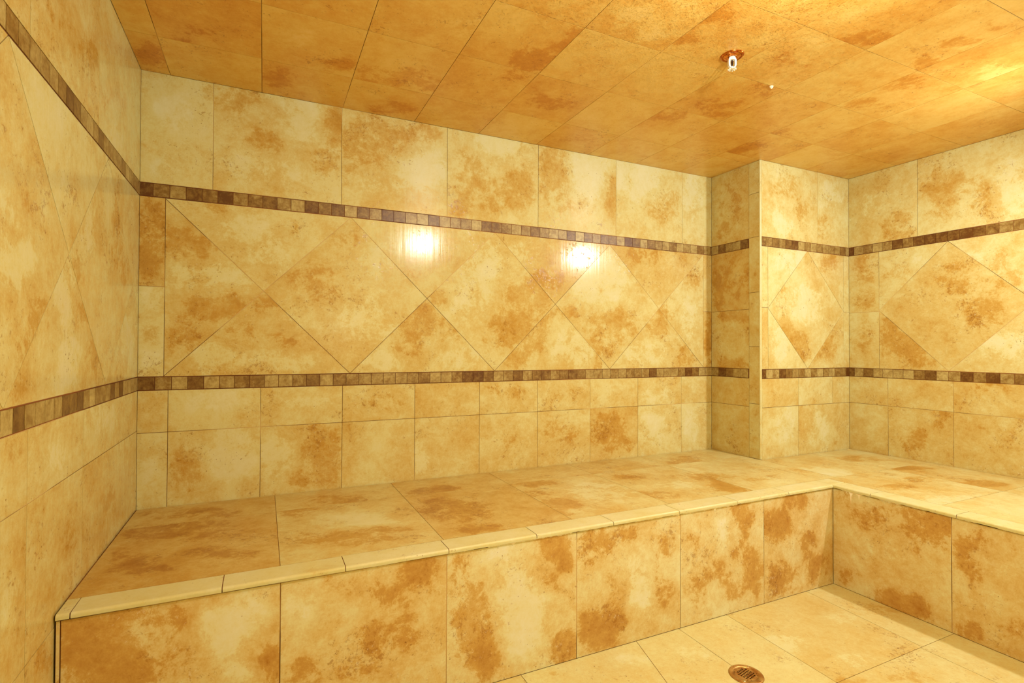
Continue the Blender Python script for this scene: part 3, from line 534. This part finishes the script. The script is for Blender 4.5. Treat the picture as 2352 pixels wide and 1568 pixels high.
for a, b in zip(ny[:-1], ny[1:]): nosing(T, 'y', b, a, NX-.001, X1-.006, random.uniform(-.8, -.6))
T.slab(sf, X1-.003, NX, YF+m_, -D1-.001, d=-.0015, back=.0115)
tag(T.build('edge_strip', [M_SEAT, M_GROUT_DARK], bench, BX), 'pale rounded edge of the short run')
# limescale weeping from under the edge
def crust(S, spans, drips, seed):
    rnd = random.Random(seed); top = .4365
    for (u0, u1, h) in spans:
        bm = bmesh.new()
        n = max(4, int((u1-u0)/.0015)); w = w2 = 0.; cols = []
        for i in range(n+1):
            u = u0+(u1-u0)*i/n; w = .93*w+rnd.uniform(-.28, .28); w2 = .5*w2+rnd.uniform(-.5, .5)
            f = min(1, min(i, n-i)/6.)
            dz = h*f*(.25+.55*abs(w)+.22*abs(w2))+.0010
            for (du, dl) in drips: dz += dl*(.75*math.exp(-((u-du)/.0011)**2)+.25*math.exp(-((u-du)/.006)**2))*(1+.3*w2)
            t = .0012*f+.0004
            cols.append([bm.verts.new(S.pt(u, top, 0.0)-Vector(BX)), bm.verts.new(S.pt(u, top, t)-Vector(BX)), bm.verts.new(S.pt(u, top-dz*.8, t)-Vector(BX)), bm.verts.new(S.pt(u, top-dz, 0.)-Vector(BX))])
        for a, b in zip(cols[:-1], cols[1:]):
            for k in range(4): bm.faces.new([a[k], b[k], b[(k+1) % 4], a[(k+1) % 4]])
        bm.faces.new(cols[0]); bm.faces.new(cols[-1])
        bmesh.ops.recalc_face_normals(bm, faces=bm.faces[:])
        tag(mesh_obj('limescale', bm, M_LIME, bench), 'white mineral crust with drips')
crust(S_RISE, [(.70, .80, .002), (.95, 1.04, .003), (1.08, 1.40, .0065), (1.42, 1.55, .003), (1.66, 1.80, .004), (1.84, 1.885, .006), (1.89, 2.19, .0075), (2.2, 2.34, .004), (2.36, 2.48, .003), (2.52, 2.74, .002)], [(1.17, .008), (2.06, .016), (1.93, .004), (1.87, .008)], 3)
crust(S_RRISE, [(.90, 1.0, .007), (1.005, 1.03, .003), (1.06, 1.15, .008), (1.16, 1.24, .003), (1.25, 1.40, .0025), (1.46, 1.6, .003), (1.6, 1.9, .002)], [(.925, .008), (.945, .06), (.98, .022)], 5)

# ------------------------------------------------------------------ ceiling sprinkler
SP = (1.956, -1.046, H)
spr = bpy.data.objects.new('fire_sprinkler', None); COL.objects.link(spr); spr.location = SP
tag(spr, 'small pendant fire sprinkler with copper rim and white frame hanging from ceiling', 'sprinkler')
bm = bmesh.new(); lathe(bm, [(0, -.0002), (.040, -.0002), (.0405, -.0015), (.038, -.0042), (.034, -.0052), (.030, -.0042), (.026, -.0050), (.021, -.0085), (.017, -.0085), (.0155, -.005), (0, -.005)], 48)
mesh_obj('escutcheon', bm, M_COPPER, spr, True)
bm = bmesh.new(); lathe(bm, [(0, -.004), (.0115, -.004), (.0115, -.013), (.010, -.016), (0, -.016)], 6)
mesh_obj('body', bm, M_WHITE, spr)
RZ = Matrix.Rotation(math.radians(-20), 4, 'Z')
bm = bmesh.new()
for sx in (-1, 1):                              # the two arms of the frame, bowed outwards
    pts = [(.0085, -.008), (.0118, -.016), (.0118, -.032), (.0098, -.040), (.0040, -.045)]
    rings = []
    for x, z in pts:
        rings.append([bm.verts.new(RZ @ Vector((sx*x+dx, dy, z))) for dx, dy in ((-.0030, -.0045), (.0030, -.0045), (.0030, .0045), (-.0030, .0045))])
    for a, b in zip(rings[:-1], rings[1:]):
        for i in range(4): bm.faces.new([a[i], a[(i+1) % 4], b[(i+1) % 4], b[i]])
    bm.faces.new(rings[0]); bm.faces.new(rings[-1])
lathe(bm, [(0, -.040), (.0048, -.0405), (.0055, -.044), (.004, -.0475), (0, -.048)], 16)
bmesh.ops.recalc_face_normals(bm, faces=bm.faces[:])
mesh_obj('frame', bm, M_WHITE, spr)
bm = bmesh.new(); lathe(bm, [(0, -.016), (.0022, -.017), (.0030, -.022), (.0036, -.028), (.0030, -.035), (.0018, -.040), (0, -.041)], 20)
mesh_obj('glass_bulb', bm, M_BULB, spr, True)
bm = bmesh.new(); n = 20; rim = []; rim2 = []
ctr = bm.verts.new((0, 0, -.0475)); ctr2 = bm.verts.new((0, 0, -.0495))
for i in range(n*2):                            # toothed deflector plate
    r = .0150 if i % 4 < 2 else .0105; a = math.pi*i/n
    rim.append(bm.verts.new((r*math.cos(a), r*math.sin(a), -.0480-.0012*(r > .012)))); rim2.append(bm.verts.new((r*math.cos(a), r*math.sin(a), -.0500-.0012*(r > .012))))
for i in range(n*2):
    j = (i+1) % (n*2); bm.faces.new([ctr, rim[i], rim[j]]); bm.faces.new([ctr2, rim2[j], rim2[i]]); bm.faces.new([rim[i], rim2[i], rim2[j], rim[j]])
bmesh.ops.recalc_face_normals(bm, faces=bm.faces[:])
mesh_obj('deflector', bm, M_WHITE, spr)
bm = bmesh.new(); lathe(bm, [(0, -.0495), (.0032, -.0497), (.0030, -.0525), (0, -.053)], 12)
mesh_obj('screw', bm, M_SCREW, spr)

# ------------------------------------------------------------------ floor drain
DR = (1.872, -1.176, 0.)
drn = bpy.data.objects.new('floor_drain', None); COL.objects.link(drn); drn.location = DR
tag(drn, 'round brass floor drain with a square grid of holes in the tiled floor', 'drain')
bm = bmesh.new(); lathe(bm, [(.0355, .0006), (.0355, .0038), (.049, .0040), (.0525, .0032), (.0545, .0006)], 64)
mesh_obj('rim', bm, M_BRASS, drn, True)
bm = bmesh.new(); lathe(bm, [(0, .0006), (.0350, .0006), (.0350, .0012), (0, .0012)], 40)
mesh_obj('drain_shade_disc', bm, M_HOLE_SHADE, drn)  # flat disc under the grate, painted dark as the shade in the holes
bm = bmesh.new(); RG = Matrix.Rotation(math.radians(12), 4, 'Z'); R_ = .0358; nb = 8; st = 2*.034/nb; bw = .0013
for i in range(nb+1):
    q = -.034+st*i; L = math.sqrt(max(0, R_**2-q*q))
    if L > .004:
        box(bm, q-bw, q+bw, -L, L, .0013, .0036, RG); box(bm, -L, L, q-bw, q+bw, .0013, .00355, RG)
for i in range(nb):                             # solid cells that round off the grid
    for j in range(nb):
        cx, cy = -.034+st*(i+.5), -.034+st*(j+.5)
        if math.hypot(cx, cy) > .0288 and math.hypot(cx, cy) < .0345: box(bm, cx-st/2, cx+st/2, cy-st/2, cy+st/2, .0013, .0035, RG)
mesh_obj('grate', bm, M_BRASS, drn)
for sx in (-1, 1):
    bm = bmesh.new(); lathe(bm, [(0, .0052), (.0024, .0050), (.0038, .0042), (.0040, .0038)], 16, (sx*.0435*math.cos(.6), sx*.0435*math.sin(.6), 0))
    mesh_obj('screw', bm, M_SCREW, drn, True)

# ------------------------------------------------------------------ water on the ceiling and the floor
rnd = random.Random(4); V = []; F = []; cell = {}; cnt = 0
for tries in range(160000):
    x = rnd.uniform(.7, 2.75); y = rnd.uniform(-2.1, -.3)
    a, b = x-1.64, y+1.20
    u, v = a*.80+b*.60, -a*.60+b*.80
    if rnd.random() > 1.25*math.exp(-((u/.58)**2+(v/.40)**2)): continue
    if math.hypot(x-SP[0], y-SP[1]) < .045: continue
    r = rnd.uniform(.0017, .0029) if rnd.random() < .93 else rnd.uniform(.003, .0042)
    k = (int(x/.0052), int(y/.0052))
    if k in cell: continue
    cell[k] = 1; h = r*rnd.uniform(.40, .60); a0 = rnd.random()*6.28; n = 6; o0 = len(V)
    for q, z in ((1., 0.), (.70, .70)):
        for i in range(n): V.append((a+q*r*math.cos(a0+2*math.pi*i/n), b+q*r*math.sin(a0+2*math.pi*i/n), -h*z))
    V.append((a, b, -h))
    for i in range(n):
        j = (i+1) % n; F.append((o0+i, o0+j, o0+n+j, o0+n+i)); F.append((o0+n+i, o0+n+j, o0+2*n))
me = bpy.data.meshes.new('condensation_droplets'); me.from_pydata(V, [], F); me.materials.append(M_WATER); me.polygons.foreach_set('use_smooth', [True]*len(F)); me.update()
me.flip_normals()
o = bpy.data.objects.new('condensation_droplets', me); COL.objects.link(o); o.location = (1.64, -1.20, H-.00005)
tag(o, 'beads of condensation covering the middle of the tiled ceiling', 'water droplets', kind='stuff')
bm = bmesh.new(); lathe(bm, [(.0075, 0), (.0072, -.003), (.0055, -.0065), (.003, -.0095), (0, -.0105)], 20)
o = mesh_obj('water_drop', bm, M_LIME, None, True, (2.277, -.954, H))
tag(o, 'single bright whitish drop on the ceiling joint beside the sprinkler', 'drop')

# ------------------------------------------------------------------ lamps of the room and an added fill light
def lamp(name, loc, power, radius, col):
    l = bpy.data.lights.new(name, 'POINT'); l.energy = power; l.shadow_soft_size = radius; l.color = col
    o = bpy.data.objects.new(name, l); COL.objects.link(o); o.location = loc
    return o
LC = (1., .96, .84)
lamp('ceiling_lamp', (1.62, -1.85, 1.93), 31, .022, LC)
dl = bpy.data.lights.new('wall_lamp', 'AREA'); dl.shape = 'DISK'; dl.size = .065; dl.energy = 14.5; dl.color = LC
do = bpy.data.objects.new('wall_lamp', dl); COL.objects.link(do); do.location = (3.12, -1.75, 1.92)
do.rotation_euler = Vector((-.25, .62, -.72)).to_track_quat('-Z', 'Y').to_euler()
# added fill light near the viewer, turned back and up to bounce off the wall
dl = bpy.data.lights.new('added_bounce_fill', 'AREA'); dl.shape = 'DISK'; dl.size = .25; dl.energy = 19; dl.color = (1., .97, .88)
do = bpy.data.objects.new('added_bounce_fill', dl); COL.objects.link(do); do.location = (1.2, -2.55, 1.25)
do.rotation_euler = Vector((.1, -.75, .6)).to_track_quat('-Z', 'Y').to_euler()
wd = bpy.data.worlds.new('World'); SC.world = wd; wd.use_nodes = True
wd.node_tree.nodes['Background'].inputs[0].default_value = (.02, .015, .008, 1)

# ------------------------------------------------------------------ camera
cam = bpy.data.cameras.new('camera'); cam.sensor_fit = 'HORIZONTAL'; cam.sensor_width = 36
cam.lens = 1208.3/2352*36; cam.clip_start = .01
co = bpy.data.objects.new('camera', cam); COL.objects.link(co)
r = Vector((.904145, -.427210, .003695)); u = Vector((-.008241, -.008794, .999927)); f = Vector((.427146, .904110, .011472))
co.matrix_world = Matrix(((r.x, u.x, -f.x, .4320), (r.y, u.y, -f.y, -2.4172), (r.z, u.z, -f.z, 1.0700), (0, 0, 0, 1)))
SC.camera = co
vs = SC.view_settings
vs.view_transform = 'Standard'; vs.look = 'None'; vs.exposure = 0.56; vs.gamma = 1; vs.use_curve_mapping = False
